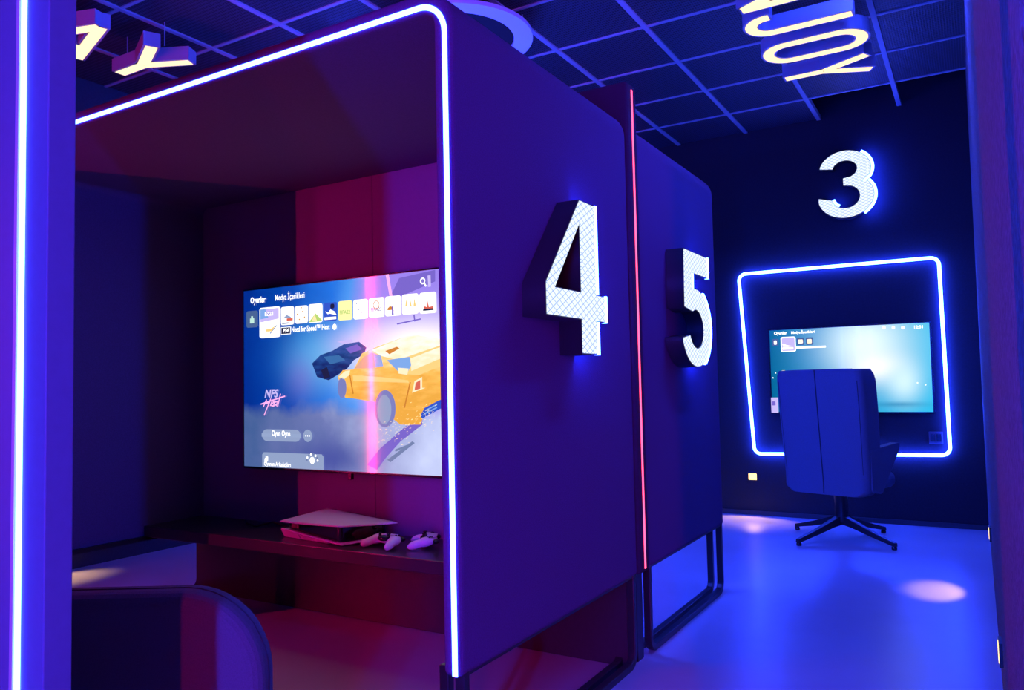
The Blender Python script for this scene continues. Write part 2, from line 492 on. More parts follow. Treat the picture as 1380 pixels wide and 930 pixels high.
# added blue fill lights, out of view, over the aisle and behind the booths
def batten(x, y, length, rz, label):
    r = empty('fill_batten', (x, y, ZC - 0.02), rz)
    box_obj('housing', (-length / 2, length / 2, -.03, .03, -.03, .016), 'black_metal', r, bevel=.004)
    box_obj('diffuser', (-length / 2 + .01, length / 2 - .01, -.022, .022, -.042, -.0302), 'fill_glow', r)
    tag(r, label, 'added fill light')
batten(-0.32, 3.45, 1.2, math.pi / 2, 'added unseen blue fill light under the ceiling between booth 4 and the textured wall')
batten(-4.40, 4.9, 1.2, math.pi / 2, 'added unseen blue fill light under the ceiling along the left wall behind booth 5')
def uplight(x, y, length, label):  # unseen strips added on the booth roofs to light the ceiling from below
    r = empty('fill_uplight', (x, y, 2.186))
    box_obj('tray', (-length / 2, length / 2, -.03, .03, 0, .02), 'black_metal', r, bevel=.003)
    box_obj('diffuser', (-length / 2 + .01, length / 2 - .01, -.02, .02, .0202, .026), 'roof_fill_glow', r)
    tag(r, label, 'uplight')
uplight(-2.47, 2.3, 1.4, 'added unseen blue light strip lying on the roof of the booth with the large screen')
uplight(-2.47, 3.55, 1.4, 'added unseen blue light strip on the rear booth roof beneath the ring pendant')
# ring lamp housing above booth 4
rg = empty('ring_pendant', (-2.38, 3.47, 3.0))
bm = bmesh.new()
rr = lathe(bm, [(.322, .0), (.424, .0), (.424, .022), (.322, .022), (.322, .0)], 64)
add_obj('ring', bm, 'ring_white', rg, bevel=0)
bm = bmesh.new(); lathe(bm, [(.0005, .012), (.321, .012), (.321, .020), (.0005, .020)], 64)
add_obj('centre_disc', bm, 'plenum', rg)
for q in (0.6, 2.7, 4.8):
    bm = bmesh.new(); x, y = .37 * math.cos(q), .37 * math.sin(q)
    tube(bm, [(x, y, .02), (x, y, .15)], .003, 6); add_obj('hanger', bm, 'bar_metal', rg)
tag(rg, 'pale flat ring pendant hung under the ceiling above the booths', 'ring lamp')

# ------------------------------------------------------------------ lit numerals
def arc(cx, cy, r, a0, a1, n=20, ry=None):
    ry = ry or r
    return [(cx + r * math.cos(math.radians(a0 + (a1 - a0) * i / n)), cy + ry * math.sin(math.radians(a0 + (a1 - a0) * i / n))) for i in range(n + 1)]

def inset(poly, d):
    """move a closed outline inwards by d (counter-clockwise outline)"""
    area = sum(poly[i - 1][0] * poly[i][1] - poly[i][0] * poly[i - 1][1] for i in range(len(poly)))
    sg = 1 if area > 0 else -1; k = len(poly); out = []
    for i in range(k):
        p, a, b = Vector(poly[i]), Vector(poly[i - 1]), Vector(poly[(i + 1) % k])
        u, v = (p - a).normalized(), (b - p).normalized()
        nu, nv = Vector((-u.y, u.x)) * sg, Vector((-v.y, v.x)) * sg
        m = (nu + nv); m = m / max(0.4, m.length_squared / 2) if m.length > 1e-6 else nu
        q = p + m * d
        out.append((q.x, q.y))
    return out

def numeral(name, outline, holes, mw, depth, label):
    root = empty(name, (0, 0, 0)); root.matrix_world = mw
    tag(root, label, 'lit numeral', 'lit booth numerals')
    mesh_obj('return', curve_mesh('return', [outline] + holes, depth), 'numeral_metal', root, Matrix.Translation((0, 0, depth / 2)))
    mesh_obj('face', curve_mesh('face', [inset(outline, .004)] + [inset(h, -.004) for h in holes], .004), 'numeral_face', root, Matrix.Translation((0, 0, depth + .001)))
    k = len(outline); runs = []; prev = None
    for i in range(k):                                   # bright LED line along the edges turned away from the doorway side
        a, b = Vector(outline[i]), Vector(outline[(i + 1) % k])
        t = (b - a)
        area = sum(outline[j - 1][0] * outline[j][1] - outline[j][0] * outline[j - 1][1] for j in range(k))
        nrm = Vector((t.y, -t.x)).normalized() * (1 if area > 0 else -1)
        if nrm.x > 0.5 and t.length > .004:
            p0, p1 = a + nrm * .009, b + nrm * .009
            if prev == i - 1 and len(runs[-1]) < 40 and (runs[-1][-1] - p0).length < .02: runs[-1].append(p1)
            else: runs.append([p0, p1])
            prev = i
    for run in runs:
        if sum((a_ - b_).length for a_, b_ in zip(run, run[1:])) < .065: continue
        bm = bmesh.new(); tube(bm, [(p.x, p.y, depth - .004) for p in run], .011, 8)
        add_obj('led_line', bm, 'led_edge', root)
    return root

ND = 0.08
four = [(0.0, 0.111), (0.24, 0.111), (0.24, 0.0), (0.357, 0.0), (0.357, 0.111), (0.425, 0.111), (0.425, 0.203), (0.357, 0.203), (0.357, 0.505), (0.243, 0.505), (0.0, 0.213)]
four_hole = [(0.062, 0.203), (0.24, 0.203), (0.24, 0.425)]
side = Matrix(((0, 0, 1, 0), (1, 0, 0, 0), (0, 1, 0, 0), (0, 0, 0, 1)))     # local x -> +Y, y -> +Z, z -> +X
numeral('lit_numeral', four, [four_hole], Matrix.Translation((XR + .004, 2.03, 1.193)) @ side, ND, 'white lit numeral 4 with diamond mesh face on the booth side panel')
w = .092
# numeral 5
bowl_o = arc(.205, .182, .215, 128, -158, 34, ry=.185)
bowl_i = arc(.205, .182, .118, -150, 125, 34, ry=.092)
five = [(.045, .525), (.045, .245), (.145, .245)] + [(p[0], p[1]) for p in bowl_i[::-1]][:0]
five_outer = [(.39, .525), (.045, .525), (.035, .262), (.125, .250)]
inner = arc(.200, .172, .105, 118, -160, 26, ry=.086)
outer = arc(.200, .178, .212, -165, 97, 34, ry=.180)
five = five_outer + inner + [(.0, .128)] + outer[1:] + [(.148, .352), (.152, .424), (.39, .424)]
numeral('lit_numeral', five, [], Matrix.Translation((XR + .004, 3.28, 1.163)) @ side, ND, 'white lit numeral 5 with mesh face on the rear booth side panel')
# numeral 3
top_i = arc(.195, .378, .085, 172, -60, 18, ry=.066)
bot_i = arc(.195, .165, .098, 62, -170, 20, ry=.086)
bot_o = arc(.195, .168, .203, -178, 38, 26, ry=.168)
top_o = arc(.195, .375, .188, -32, 170, 24, ry=.152)
three = top_i + [(.178, .312), (.178, .252)] + bot_i + [(-.004, .178)] + bot_o[1:] + [(.318, .276)] + top_o[1:]
wallm = Matrix(((1, 0, 0, 0), (0, 0, -1, 0), (0, 1, 0, 0), (0, 0, 0, 1)))   # local x -> +X, y -> +Z, z -> -Y
numeral('lit_numeral', three, [], Matrix.Translation((-.995, Y1 - .003, 2.325)) @ wallm, .075, 'white lit numeral 3 on the dark wall above the small screen')

# ------------------------------------------------------------------ ceiling letters, facing down
def letter(strokes, ox, oy, label, glyph, hgt=.50, wd=.085, z=2.95, dep=.075, closed=False):
    """strokes: polylines in letter space (u right, v up); letter up runs along +X, reading direction along +Y"""
    r = empty('hanging_letter', (ox, oy, z))
    tag(r, label, 'letter sign', 'lit letters hung under the ceiling')
    bb = bmesh.new(); ff = bmesh.new()
    for st in strokes:
        path = [Vector((v, u, 0)) for u, v in st]
        cl_ = (path[0] - path[-1]).length < 1e-5
        if cl_: path = path[:-1]
        ribbon(bb, path, (0, 0, 1), wd, dep, closed=cl_)
        if not cl_:                                   # glowing face stops short of the ends
            path = path[:]
            path[0] = path[0] + (path[1] - path[0]).normalized() * .011
            path[-1] = path[-1] + (path[-2] - path[-1]).normalized() * .011
        ribbon(ff, path, (0, 0, -1), wd - .026, .002, closed=cl_, off=.0005)
    add_obj('return', bb, 'letter_white', r)
    add_obj('glowing_face', ff, 'letter_glow', r)
    for v in (.08, .42):
        hh = bmesh.new(); tube(hh, [(v, strokes[0][0][0] if glyph != 'O' else .0, dep - .01), (v, strokes[0][0][0] if glyph != 'O' else .0, ZC - z)], .003, 6)
        add_obj('suspension_rod', hh, 'bar_metal', r)
    return r
Yl = [[(.0, 0), (.0, .24)], [(.0, .225), (-.125, .49)], [(.0, .225), (.125, .49)]]
Ol = [[(p[0], p[1]) for p in fillet([(-.115, 0, 0), (.115, 0, 0), (.115, .49, 0), (-.115, .49, 0)], .112, closed=True, seg=10)]]
Ol[0] = Ol[0] + [Ol[0][0]]
Jl = [[(p[0], p[1]) for p in fillet([(.08, .49, 0), (.08, 0, 0), (-.11, 0, 0), (-.11, .12, 0)], [0, .093, .093, 0], seg=8)]]
Nl = [[(-.12, 0), (-.12, .49)], [(-.12, .48), (.12, .01)], [(.12, 0), (.12, .49)]]
El = [[(-.10, 0), (-.10, .49)], [(-.10, .03), (.10, .03)], [(-.10, .245), (.08, .245)], [(-.10, .46), (.10, .46)]]
Al = [[(-.15, 0), (0, .48)], [(.15, 0), (0, .48)], [(-.10, .15), (.10, .15)]]
Ll = [[(-.09, .49), (-.09, 0)], [(-.09, .03), (.11, .03)]]
Pl = [[(-.10, 0), (-.10, .49)], [(p[0], p[1]) for p in fillet([(-.10, .46, 0), (.10, .46, 0), (.10, .22, 0), (-.10, .22, 0)], [0, .1, .1, 0])]]
ex = -.94
letter(Yl, ex, 4.945, 'glowing letter Y hung under the ceiling after letter O of the aisle word', 'Y')
letter(Ol, ex, 4.545, 'glowing letter O hung under the ceiling between J and Y', 'O')
letter(Jl, ex, 4.150, 'glowing letter J hung under the ceiling beside letter O', 'J')
letter(Nl, ex, 3.775, 'glowing letter N hung under the ceiling beside letter J', 'N')
letter(El, ex, 3.38, 'glowing letter E hung under the ceiling starting the aisle word', 'E')
px_ = -4.20
letter(Yl, px_, 2.665, 'glowing letter Y hung under the ceiling over the neon booth beside letter A', 'Y')
letter(Al, px_, 2.265, 'glowing letter A hung under the ceiling over the neon booth', 'A')
letter(Ll, px_, 1.87, 'glowing letter L hung under the ceiling beside letter A', 'L')
letter(Pl, px_, 1.50, 'glowing letter P hung under the ceiling starting the word by the left wall', 'P')

# ------------------------------------------------------------------ wall 3: neon frame, socket, step lights
nf = empty('neon_outline_sign', (-.93, Y1, .50))
q = [(-1.653, 1.972), (-.197, 1.966), (-.183, .524), (-1.573, .497)]
path = fillet([(x + .93, -.022, z - .50) for x, z in q], .055, closed=True, seg=6)
bm = bmesh.new(); tube(bm, path, .0125, 10, closed=True)
add_obj('neon_tube', bm, 'neon_wall', nf, smooth=True)
bm = bmesh.new(); ribbon(bm, path, (0, 1, 0), .02, .012, closed=True, off=.012)
add_obj('backing_channel', bm, 'bar_metal', nf)
tag(nf, 'crooked white-blue neon outline around the small screen on the dark wall', 'neon sign')

so = empty('wall_socket', (-.271, Y1, .647))
box_obj('plate', (-.045, .045, -.012, -.001, -.045, .045), 'outlet_plastic', so, bevel=.004)
for sx in (-.02, .02):
    box_obj('insert', (sx - .015, sx + .015, -.0145, -.011, -.028, .028), 'plastic_black', so, bevel=.002)
tag(so, 'small dark wall socket under the neon outline beside the small screen', 'socket')

def step_light(loc, rz, label, out_=.7, cone=38):
    r = empty('step_light', loc, rz)                      # local -Y faces the room
    box_obj('frame', (-.042, .042, -.010, .003, -.035, .035), 'black_metal', r, bevel=.002)
    box_obj('lens', (-.032, .032, -.0115, -.0095, -.025, .025), 'step_glow', r)
    tag(r, label, 'step light', 'recessed step lights')
    ld = bpy.data.lights.new('step_lamp', 'SPOT'); ld.energy = STEP_W; ld.color = (1.0, .55, .26)
    ld.spot_size = math.radians(cone); ld.spot_blend = .75; ld.shadow_soft_size = .015
    lo = bpy.data.objects.new('step_lamp', ld); COL.objects.link(lo); lo.parent = r
    lo.location = (0, -.03, 0)
    lo.rotation_euler = Vector((0, -out_, -1)).to_track_quat('-Z', 'Y').to_euler(); lo.scale = (2.1, 1, 1)
    return r
step_light((-1.60, Y1, .31), 0, 'small warm step light low on the numeral 3 wall', .75, 66)
step_light((0.032, 4.58, .31), -math.pi / 2, 'small warm step light low on the textured wall beside the far chair', .68)
step_light((0.032, 2.75, .28), -math.pi / 2, 'small warm step light low on the textured wall opposite booth 5', .6)
step_light((X0, 2.62, .31), math.pi / 2, 'small warm step light low on the dark wall beyond the booth', .55, 56)

# ------------------------------------------------------------------ screens
def flat(name, pts, Y, mat, parent, layer):
    """flat piece of picture: (X, Z) outline just in front of plane Y"""
    l = parent.matrix_world.translation if parent else Vector()
    bm = bmesh.new()
    vs = [bm.verts.new((x - PO.x, Y - .0006 * layer - PO.y, z - PO.z)) for x, z in pts]
    fc = bm.faces.new(vs); fc.normal_update()
    if fc.normal.y > 0: fc.normal_flip()
    me = bpy.data.meshes.new(name); bmesh.ops.triangulate(bm, faces=bm.faces[:]); bm.to_mesh(me); bm.free()
    me.materials.append(MATS[mat])
    o = bpy.data.objects.new(name, me); COL.objects.link(o); o.parent = parent
    return o

def words(name, body, x, z, size, Y, mat, parent, layer, align='LEFT', shear=0, bold=0, sx=1.0, rot=0.0):
    me = text_mesh(name, body, size, align, shear, bold)
    me.transform(Matrix.Diagonal((sx, 1, 1, 1))); me.transform(Matrix.Rotation(rot, 4, 'Z')); me.transform(wallm)
    me.transform(Matrix.Translation((x - PO.x, Y - .0006 * layer - PO.y, z - PO.z)))
    return mesh_obj(name, me, mat, parent)

def rrect(x0, x1, z0, z1, r, seg=4):
    return [(p.x, p.y) for p in fillet([(x0, z0, 0), (x1, z0, 0), (x1, z1, 0), (x0, z1, 0)], r, closed=True, seg=seg)]

def picture_material(name, x0, x1, z0, z1, build):
    """lit picture behind a glossy panel; build(nt, u, v) returns a colour socket"""
    m, nt, out = nodes_of(name)
    tc = N(nt, 'ShaderNodeTexCoord'); s = N(nt, 'ShaderNodeSeparateXYZ'); nt.links.new(tc.outputs['Object'], s.inputs[0])
    def rng(sock, a, b):
        r = N(nt, 'ShaderNodeMapRange'); r.inputs[1].default_value = a; r.inputs[2].default_value = b
        nt.links.new(sock, r.inputs[0]); return r.outputs[0]
    u, v = rng(s.outputs[0], x0, x1), rng(s.outputs[2], z0, z1)
    c = build(nt, u, v)
    p = N(nt, 'ShaderNodeBsdfPrincipled'); p.inputs['Base Color'].default_value = (.01, .01, .012, 1); p.inputs['Roughness'].default_value = .06
    p.inputs['Emission Strength'].default_value = 1.08
    nt.links.new(c, p.inputs['Emission Color']); nt.links.new(p.outputs[0], out.inputs[0])
    MATS[name] = m

def mathn(nt, op, a, b=None, c=None):
    n = N(nt, 'ShaderNodeMath', operation=op)
    for i, q in enumerate((a, b, c)):
        if q is None: continue
        if isinstance(q, (int, float)): n.inputs[i].default_value = q
        else: nt.links.new(q, n.inputs[i])
    return n.outputs[0]

def blob(nt, u, v, cu, cv, ru, rv, soft=1.0):
    a = mathn(nt, 'DIVIDE', mathn(nt, 'SUBTRACT', u, cu), ru); b = mathn(nt, 'DIVIDE', mathn(nt, 'SUBTRACT', v, cv), rv)
    d = mathn(nt, 'ADD', mathn(nt, 'MULTIPLY', a, a), mathn(nt, 'MULTIPLY', b, b))
    return mathn(nt, 'POWER', 2.718, mathn(nt, 'MULTIPLY', d, -soft))

def mixc(nt, f, a, b):
    m = N(nt, 'ShaderNodeMix', data_type='RGBA')
    if isinstance(f, (int, float)): m.inputs[0].default_value = f
    else: nt.links.new(f, m.inputs[0])
    for i, q in ((6, a), (7, b)):
        if isinstance(q, tuple): m.inputs[i].default_value = q + (1,)
        else: nt.links.new(q, m.inputs[i])
    return m.outputs[2]

# ---- large screen in booth 4
TVY = 2.80
TX0, TX1, TZ0, TZ1 = -3.305, -1.68, .705, 1.622
tv = empty('television', ((TX0 + TX1) / 2, TVY, TZ0)); PO = Vector(tv.location)
tag(tv, 'large wall-mounted screen showing a racing game menu with a yellow car', 'television')
box_obj('back_case', (TX0 + .06 - PO.x, TX1 - .06 - PO.x, .022, .055, .06, .86), 'plastic_black', tv, bevel=.006)
box_obj('wall_bracket', (-.2, .2, .050, .062, .2, .7), 'black_metal', tv)
box_obj('cabinet', (TX0 - .008 - PO.x, TX1 + .008 - PO.x, .001, .026, -.011, TZ1 - TZ0 + .008), 'plastic_black', tv, bevel=.003)
box_obj('sensor_tab', (TX0 + .72 - PO.x, TX0 + .74 - PO.x, .0, .02, -.04, -.010), 'plastic_black', tv, bevel=.002)
def pic4(nt, u, v):
    tc = N(nt, 'ShaderNodeTexCoord')
    nz = N(nt, 'ShaderNodeTexNoise'); nz.inputs['Scale'].default_value = 4.5; nz.inputs['Detail'].default_value = 6
    nt.links.new(tc.outputs['Object'], nz.inputs['Vector'])
    n = mathn(nt, 'SUBTRACT', nz.outputs['Fac'], .5)
    r = N(nt, 'ShaderNodeValToRGB'); el = r.color_ramp.elements
    el[0].position = 0; el[0].color = (.0, .025, .27, 1)
    el[1].position = 1; el[1].color = (.30, .22, .80, 1)
    for pos, c in ((.22, (0, .06, .42)), (.38, (.01, .16, .72)), (.46, (.06, .30, .85)), (.56, (.32, .22, .85))):
        e = el.new(pos); e.color = c + (1,)
    nt.links.new(mathn(nt, 'ADD', u, mathn(nt, 'MULTIPLY', n, .12)), r.inputs[0])
    c = r.outputs[0]
    c = mixc(nt, mathn(nt, 'MULTIPLY', blob(nt, u, v, .33, .60, .13, .17), .75), c, (.05, .42, .80))       # teal haze
    c = mixc(nt, mathn(nt, 'MULTIPLY', blob(nt, u, v, .26, .50, .06, .12), .35), c, (.25, .12, .60))
    c = mixc(nt, mathn(nt, 'MULTIPLY', blob(nt, u, v, .70, .60, .21, .15, .9), 1.0), c, (1.3, 1.22, 1.3))        # bright smoke
    c = mixc(nt, mathn(nt, 'MULTIPLY', blob(nt, u, v, .50, .66, .10, .07), .55), c, (.90, .55, .98))
    edge = mathn(nt, 'SUBTRACT', mathn(nt, 'ADD', .37, mathn(nt, 'MULTIPLY', n, .26)), v)                  # smoke bank below
    k = mathn(nt, 'MULTIPLY', mathn(nt, 'MINIMUM', mathn(nt, 'MAXIMUM', mathn(nt, 'MULTIPLY', edge, 11), 0), 1), .92)
    r2 = N(nt, 'ShaderNodeValToRGB'); e2 = r2.color_ramp.elements
    e2[0].position = 0; e2[0].color = (.06, .12, .30, 1); e2[1].position = .85; e2[1].color = (.62, .70, .98, 1)
    e = e2.new(.35); e.color = (.16, .19, .42, 1)
    nt.links.new(mathn(nt, 'ADD', u, mathn(nt, 'MULTIPLY', n, .5)), r2.inputs[0])
    sm = mixc(nt, mathn(nt, 'MULTIPLY', blob(nt, u, v, .38, .06, .16, .10), .8), r2.outputs[0], (.05, .06, .30))
    return mixc(nt, k, c, sm)
picture_material('picture_large', TX0 - PO.x, TX1 - PO.x, 0, TZ1 - TZ0, pic4)
screen = flat('screen', [(TX0, TZ0), (TX1, TZ0), (TX1, TZ1), (TX0, TZ1)], TVY, 'picture_large', tv, 0)
for nm, c, p in (('pix_white', (1, 1, 1), 1.4), ('pix_cream', (1, .95, .78), 1.15), ('pix_yellow', (1, .93, .42), 1.1), ('pix_blue', (.03, .10, .62), 1), ('pix_red', (.85, .16, .10), .9),
                 ('pix_orange', (1.0, .50, .07), 1.0), ('pix_orange_dark', (.75, .27, .03), .9), ('pix_amber', (1.0, .66, .22), 1.05), ('pix_grey', (.20, .26, .48), .9), ('pix_steel', (.33, .42, .66), .9), ('pix_dark', (.01, .015, .06), 1),
                 ('pix_teal', (.008, .045, .19), 1), ('pix_hood', (.04, .16, .42), 1), ('pix_green', (.55, .85, .75), 1), ('pix_pink', (1.0, .45, .85), 1.1), ('pix_lilac', (.62, .52, .98), 1.0), ('pix_card', (.07, .13, .30), 1), ('pix_wheel', (.22, .25, .60), .9), ('pix_sky', (.22, .42, .85), 1), ('pix_spark', (1.0, .72, .35), 1.5), ('pix_violet', (.20, .14, .62), 1), ('pix_glass', (.80, .42, .28), 1), ('pix_leaf', (.50, .72, .18), 1)):
    screen_mat(nm, c, p)
def pic_paint(lo, mid, hi, sc):
    def build(nt, u, v):
        tc = N(nt, 'ShaderNodeTexCoord')
        mp = N(nt, 'ShaderNodeMapping'); mp.inputs['Scale'].default_value = (1.0, 1.0, 3.0); mp.inputs['Rotation'].default_value = (0, math.radians(-18), 0)
        nt.links.new(tc.outputs['Object'], mp.inputs[0])
        nz = N(nt, 'ShaderNodeTexNoise'); nz.inputs['Scale'].default_value = sc; nz.inputs['Detail'].default_value = 4
        nt.links.new(mp.outputs[0], nz.inputs['Vector'])
        r = N(nt, 'ShaderNodeValToRGB'); e = r.color_ramp.elements
        e[0].position = .15; e[0].color = lo + (1,); e[1].position = .9; e[1].color = hi + (1,)
        e.new(.5).color = mid + (1,)
        nt.links.new(mathn(nt, 'ADD', v, mathn(nt, 'MULTIPLY', mathn(nt, 'SUBTRACT', nz.outputs['Fac'], .5), 1.3)), r.inputs[0])
        return r.outputs[0]
    return build
picture_material('pix_orange', 0, 1, .26, .70, pic_paint((.85, .40, .05), (1.0, .52, .10), (1.15, .82, .42), 9))
picture_material('pix_teal', 0, 1, .42, .68, pic_paint((.004, .02, .14), (.01, .06, .26), (.05, .10, .40), 14))
picture_material('pix_cream', 0, 1, .45, .80, pic_paint((1.0, .86, .55), (1.1, 1.0, .85), (1.2, 1.15, 1.05), 12))

def P4(l, ox=310, oy=350, s=4.43):
    r = [on_y(ox + x / s, oy + y / s, TVY) for x, y in l]
    return [(p.x, p.z) for p in r]
def poly4(name, l, mat, layer, oy=350):
    return flat(name, P4(l, oy=oy), TVY, mat, screen, layer)
# scenery: building silhouettes, posts, dark car
poly4('scenery', [(1010, 110), (1225, 60), (1225, 130), (1030, 215), (960, 215)], 'pix_violet', 1)
poly4('scenery', [(930, 90), (948, 86), (972, 225), (955, 228)], 'pix_pink', 2)
poly4('scenery', [(1180, 95), (1198, 92), (1200, 160), (1184, 164)], 'pix_lilac', 2)
poly4('scenery', [(995, 380), (1140, 350), (1140, 358), (1000, 388)], 'pix_violet', 2)
poly4('scenery', [(1095, 330), (1103, 328), (1108, 368), (1100, 370)], 'pix_violet', 2)
poly4('distant_car', [(490, 620), (540, 570), (610, 545), (680, 505), (770, 490), (815, 525), (800, 565), (740, 600), (700, 650), (640, 690), (590, 720), (520, 700)], 'pix_teal', 1)
poly4('distant_car', [(560, 580), (650, 570), (690, 600), (600, 625)], 'pix_hood', 2)
poly4('distant_car', [(690, 530), (760, 505), (790, 535), (720, 560)], 'pix_violet', 2)
poly4('distant_car', [(640, 490), (730, 475), (735, 492), (690, 505)], 'pix_lilac', 3)
poly4('distant_car', [(545, 660), (580, 640), (600, 700), (565, 715)], 'pix_dark', 3)
# the yellow car, seen from behind at an angle
poly4('car_body', [(645, 700), (675, 660), (740, 655), (790, 560), (840, 535), (930, 500), (1060, 455), (1120, 450), (1235, 470), (1330, 500), (1415, 590), (1425, 720), (1400, 800), (1290, 860), (1165, 905), (1140, 985), (1020, 985), (960, 940), (870, 850), (735, 828), (690, 825)], 'pix_orange', 4)
poly4('car_roof', [(850, 540), (1060, 455), (1120, 450), (1235, 468), (1310, 492), (1235, 520), (1000, 600), (905, 575)], 'pix_cream', 5)
poly4('car_window', [(745, 650), (800, 580), (850, 555), (900, 570), (915, 630), (850, 648)], 'pix_glass', 6)
poly4('car_window', [(860, 560), (905, 575), (918, 635), (870, 645)], 'pix_sky', 7)
poly4('car_window', [(930, 545), (1000, 520), (1015, 530), (955, 565)], 'pix_orange_dark', 7)
poly4('car_deck', [(1000, 600), (1235, 520), (1320, 497), (1390, 580), (1130, 690), (1010, 680)], 'pix_amber', 5)
poly4('car_spoiler', [(1080, 590), (1235, 530), (1370, 490), (1375, 545), (1235, 600), (1085, 665)], 'pix_cream', 6)
poly4('car_spoiler', [(940, 600), (1075, 580), (1085, 630), (1060, 680), (1005, 665)], 'pix_sky', 7)
poly4('car_spoiler', [(1005, 645), (1070, 650), (1062, 688), (1010, 680)], 'pix_cream', 8)
poly4('car_panel_line', [(1075, 730), (1083, 732), (1048, 885), (1040, 882)], 'pix_orange_dark', 6)
poly4('car_panel_line', [(715, 690), (722, 690), (742, 800), (734, 802)], 'pix_orange_dark', 6)
poly4('car_flank', [(735, 690), (900, 700), (1065, 720), (1070, 735), (900, 730), (738, 725)], 'pix_amber', 5)
poly4('car_tail_light', [(1105, 725), (1150, 700), (1150, 765), (1170, 765), (1090, 795)], 'pix_cream', 7)
poly4('car_tail_light', [(1112, 735), (1140, 718), (1140, 770), (1105, 780)], 'pix_red', 8)
poly4('car_bumper', [(1165, 885), (1240, 845), (1400, 775), (1395, 820), (1240, 900), (1150, 950), (1140, 930)], 'pix_blue', 7)
poly4('car_bumper', [(1172, 895), (1240, 860), (1240, 868), (1170, 905)], 'pix_sky', 8)
poly4('car_bumper', [(1165, 915), (1240, 878), (1240, 886), (1163, 925)], 'pix_sky', 8)
el = [(930 + 62 * math.cos(t), 890 + 112 * math.sin(t)) for t in [2 * math.pi * i / 26 for i in range(26)]]
poly4('car_wheel', el, 'pix_wheel', 7)
el = [(925 + 42 * math.cos(t), 895 + 88 * math.sin(t)) for t in [2 * math.pi * i / 26 for i in range(26)]]
poly4('car_wheel', el, 'pix_steel', 8)
el = [(672 + 26 * math.cos(t), 765 + 62 * math.sin(t)) for t in [2 * math.pi * i / 20 for i in range(20)]]
poly4('car_wheel', el, 'pix_wheel', 6)
poly4('car_headlamp', [(650, 700), (690, 665), (720, 660), (715, 690), (680, 715)], 'pix_cream', 6)
# skid marks and sparks under the car (zoomed lower crop: y offset 500)
poly4('skid_mark', [(820, 560), (900, 460), (1050, 330), (1150, 290), (1150, 320), (1020, 420), (930, 520), (880, 590)], 'pix_violet', 3, oy=500)
poly4('skid_mark', [(940, 530), (1090, 420), (1105, 430), (960, 545)], 'pix_grey', 4, oy=500)
poly4('skid_mark', [(985, 470), (1060, 440), (1065, 450), (990, 482)], 'pix_grey', 4, oy=500)
bm = bmesh.new()
for i in range(150):
    a = random.random(); x = 890 + 330 * a + random.gauss(0, 20); y = 400 - 150 * a + random.gauss(0, 42)
    if x > 1235: continue
    (wx, wz), = P4([(x, y)], oy=500); s_ = random.uniform(.0012, .0035)
    yy = TVY - .0006 * 9 - PO.y
    bm.faces.new([bm.verts.new((wx - PO.x + dx * s_ * 1.6, yy, wz - PO.z + dz * s_)) for dx, dz in ((-1, -.6), (1, .4), (1.1, .9), (-.9, 0))])
sk = add_obj('sparks', bm, 'pix_spark', screen); sk['kind'] = 'stuff'

def scr(px, py):
    p = on_y(px, py, TVY); return p.x, p.z
def card(px0, px1, top_px, bot_px, mat, layer=10, r=.012):
    (x0, z1), (x1, _), (_, z0) = scr(px0, top_px), scr(px1, top_px), scr(px0, bot_px)
    return flat('game_card', rrect(x0, x1, z0, z1, r), TVY, mat, screen, layer), (x0, x1, z0, z1)
def Z4(x, y): return 310 + x / 4.43, 350 + y / 4.43
cards = [(103, 172, 310, 408, 'pix_card'), (181, 303, 290, 470, 'pix_white'), (309, 387, 285, 393, 'pix_white'), (393, 470, 279, 384, 'pix_cream'), (474, 557, 268, 380, 'pix_cream'), (564, 645, 260, 370, 'pix_blue'),
         (650, 735, 250, 365, 'pix_yellow'), (741, 828, 242, 358, 'pix_white'), (833, 926, 232, 348, 'pix_white'), (930, 1025, 222, 340, 'pix_white'), (1031, 1129, 210, 330, 'pix_white'), (1135, 1236, 200, 325, 'pix_white')]
C = []
for a, b, t, bt, m_ in cards:
    (p0, q0), (p1, _), (_, q1) = Z4(a, t), Z4(b, t), Z4(a, bt)
    C.append(card(p0, p1, q0, q1, m_)[1])
def sub(ci, u0, u1, v0, v1, mat, layer=11, r=0.0):
    x0, x1, z0, z1 = C[ci]; f = lambda u: x0 + (x1 - x0) * u; g = lambda v: z0 + (z1 - z0) * v
    pts = rrect(f(u0), f(u1), g(v0), g(v1), r) if r else [(f(u0), g(v0)), (f(u1), g(v0)), (f(u1), g(v1)), (f(u0), g(v1))]
    return flat('card_art', pts, TVY, mat, screen, layer)
def subp(ci, pts, mat, layer=11):
    x0, x1, z0, z1 = C[ci]
    return flat('card_art', [(x0 + (x1 - x0) * u, z0 + (z1 - z0) * v) for u, v in pts], TVY, mat, screen, layer)
sub(0, .32, .68, .25, .55, 'pix_green'); sub(0, .42, .58, .55, .68, 'pix_green')
subp(1, [(.05, .52), (.95, .60), (.95, .95), (.05, .95)], 'pix_lilac'); subp(1, [(.05, .62), (.45, .66), (.30, .95), (.05, .95)], 'pix_sky', 12); sub(1, .28, .68, .72, .84, 'pix_white', 13)
subp(1, [(.30, .27), (.60, .30), (.78, .38), (.62, .20), (.35, .20)], 'pix_amber', 12); subp(1, [(.5, .14), (.85, .40), (.88, .38), (.55, .12)], 'pix_steel', 12)
subp(2, [(.2, .4), (.45, .55), (.8, .42), (.7, .35)], 'pix_steel'); sub(2, .45, .92, .22, .36, 'pix_red', 12); sub(2, .1, .6, .06, .14, 'pix_grey', 12)
for u_, v_ in ((.45, .85), (.15, .5), (.7, .3), (.3, .2), (.55, .62)): sub(3, u_, u_ + .09, v_, v_ + .07, 'pix_orange_dark')
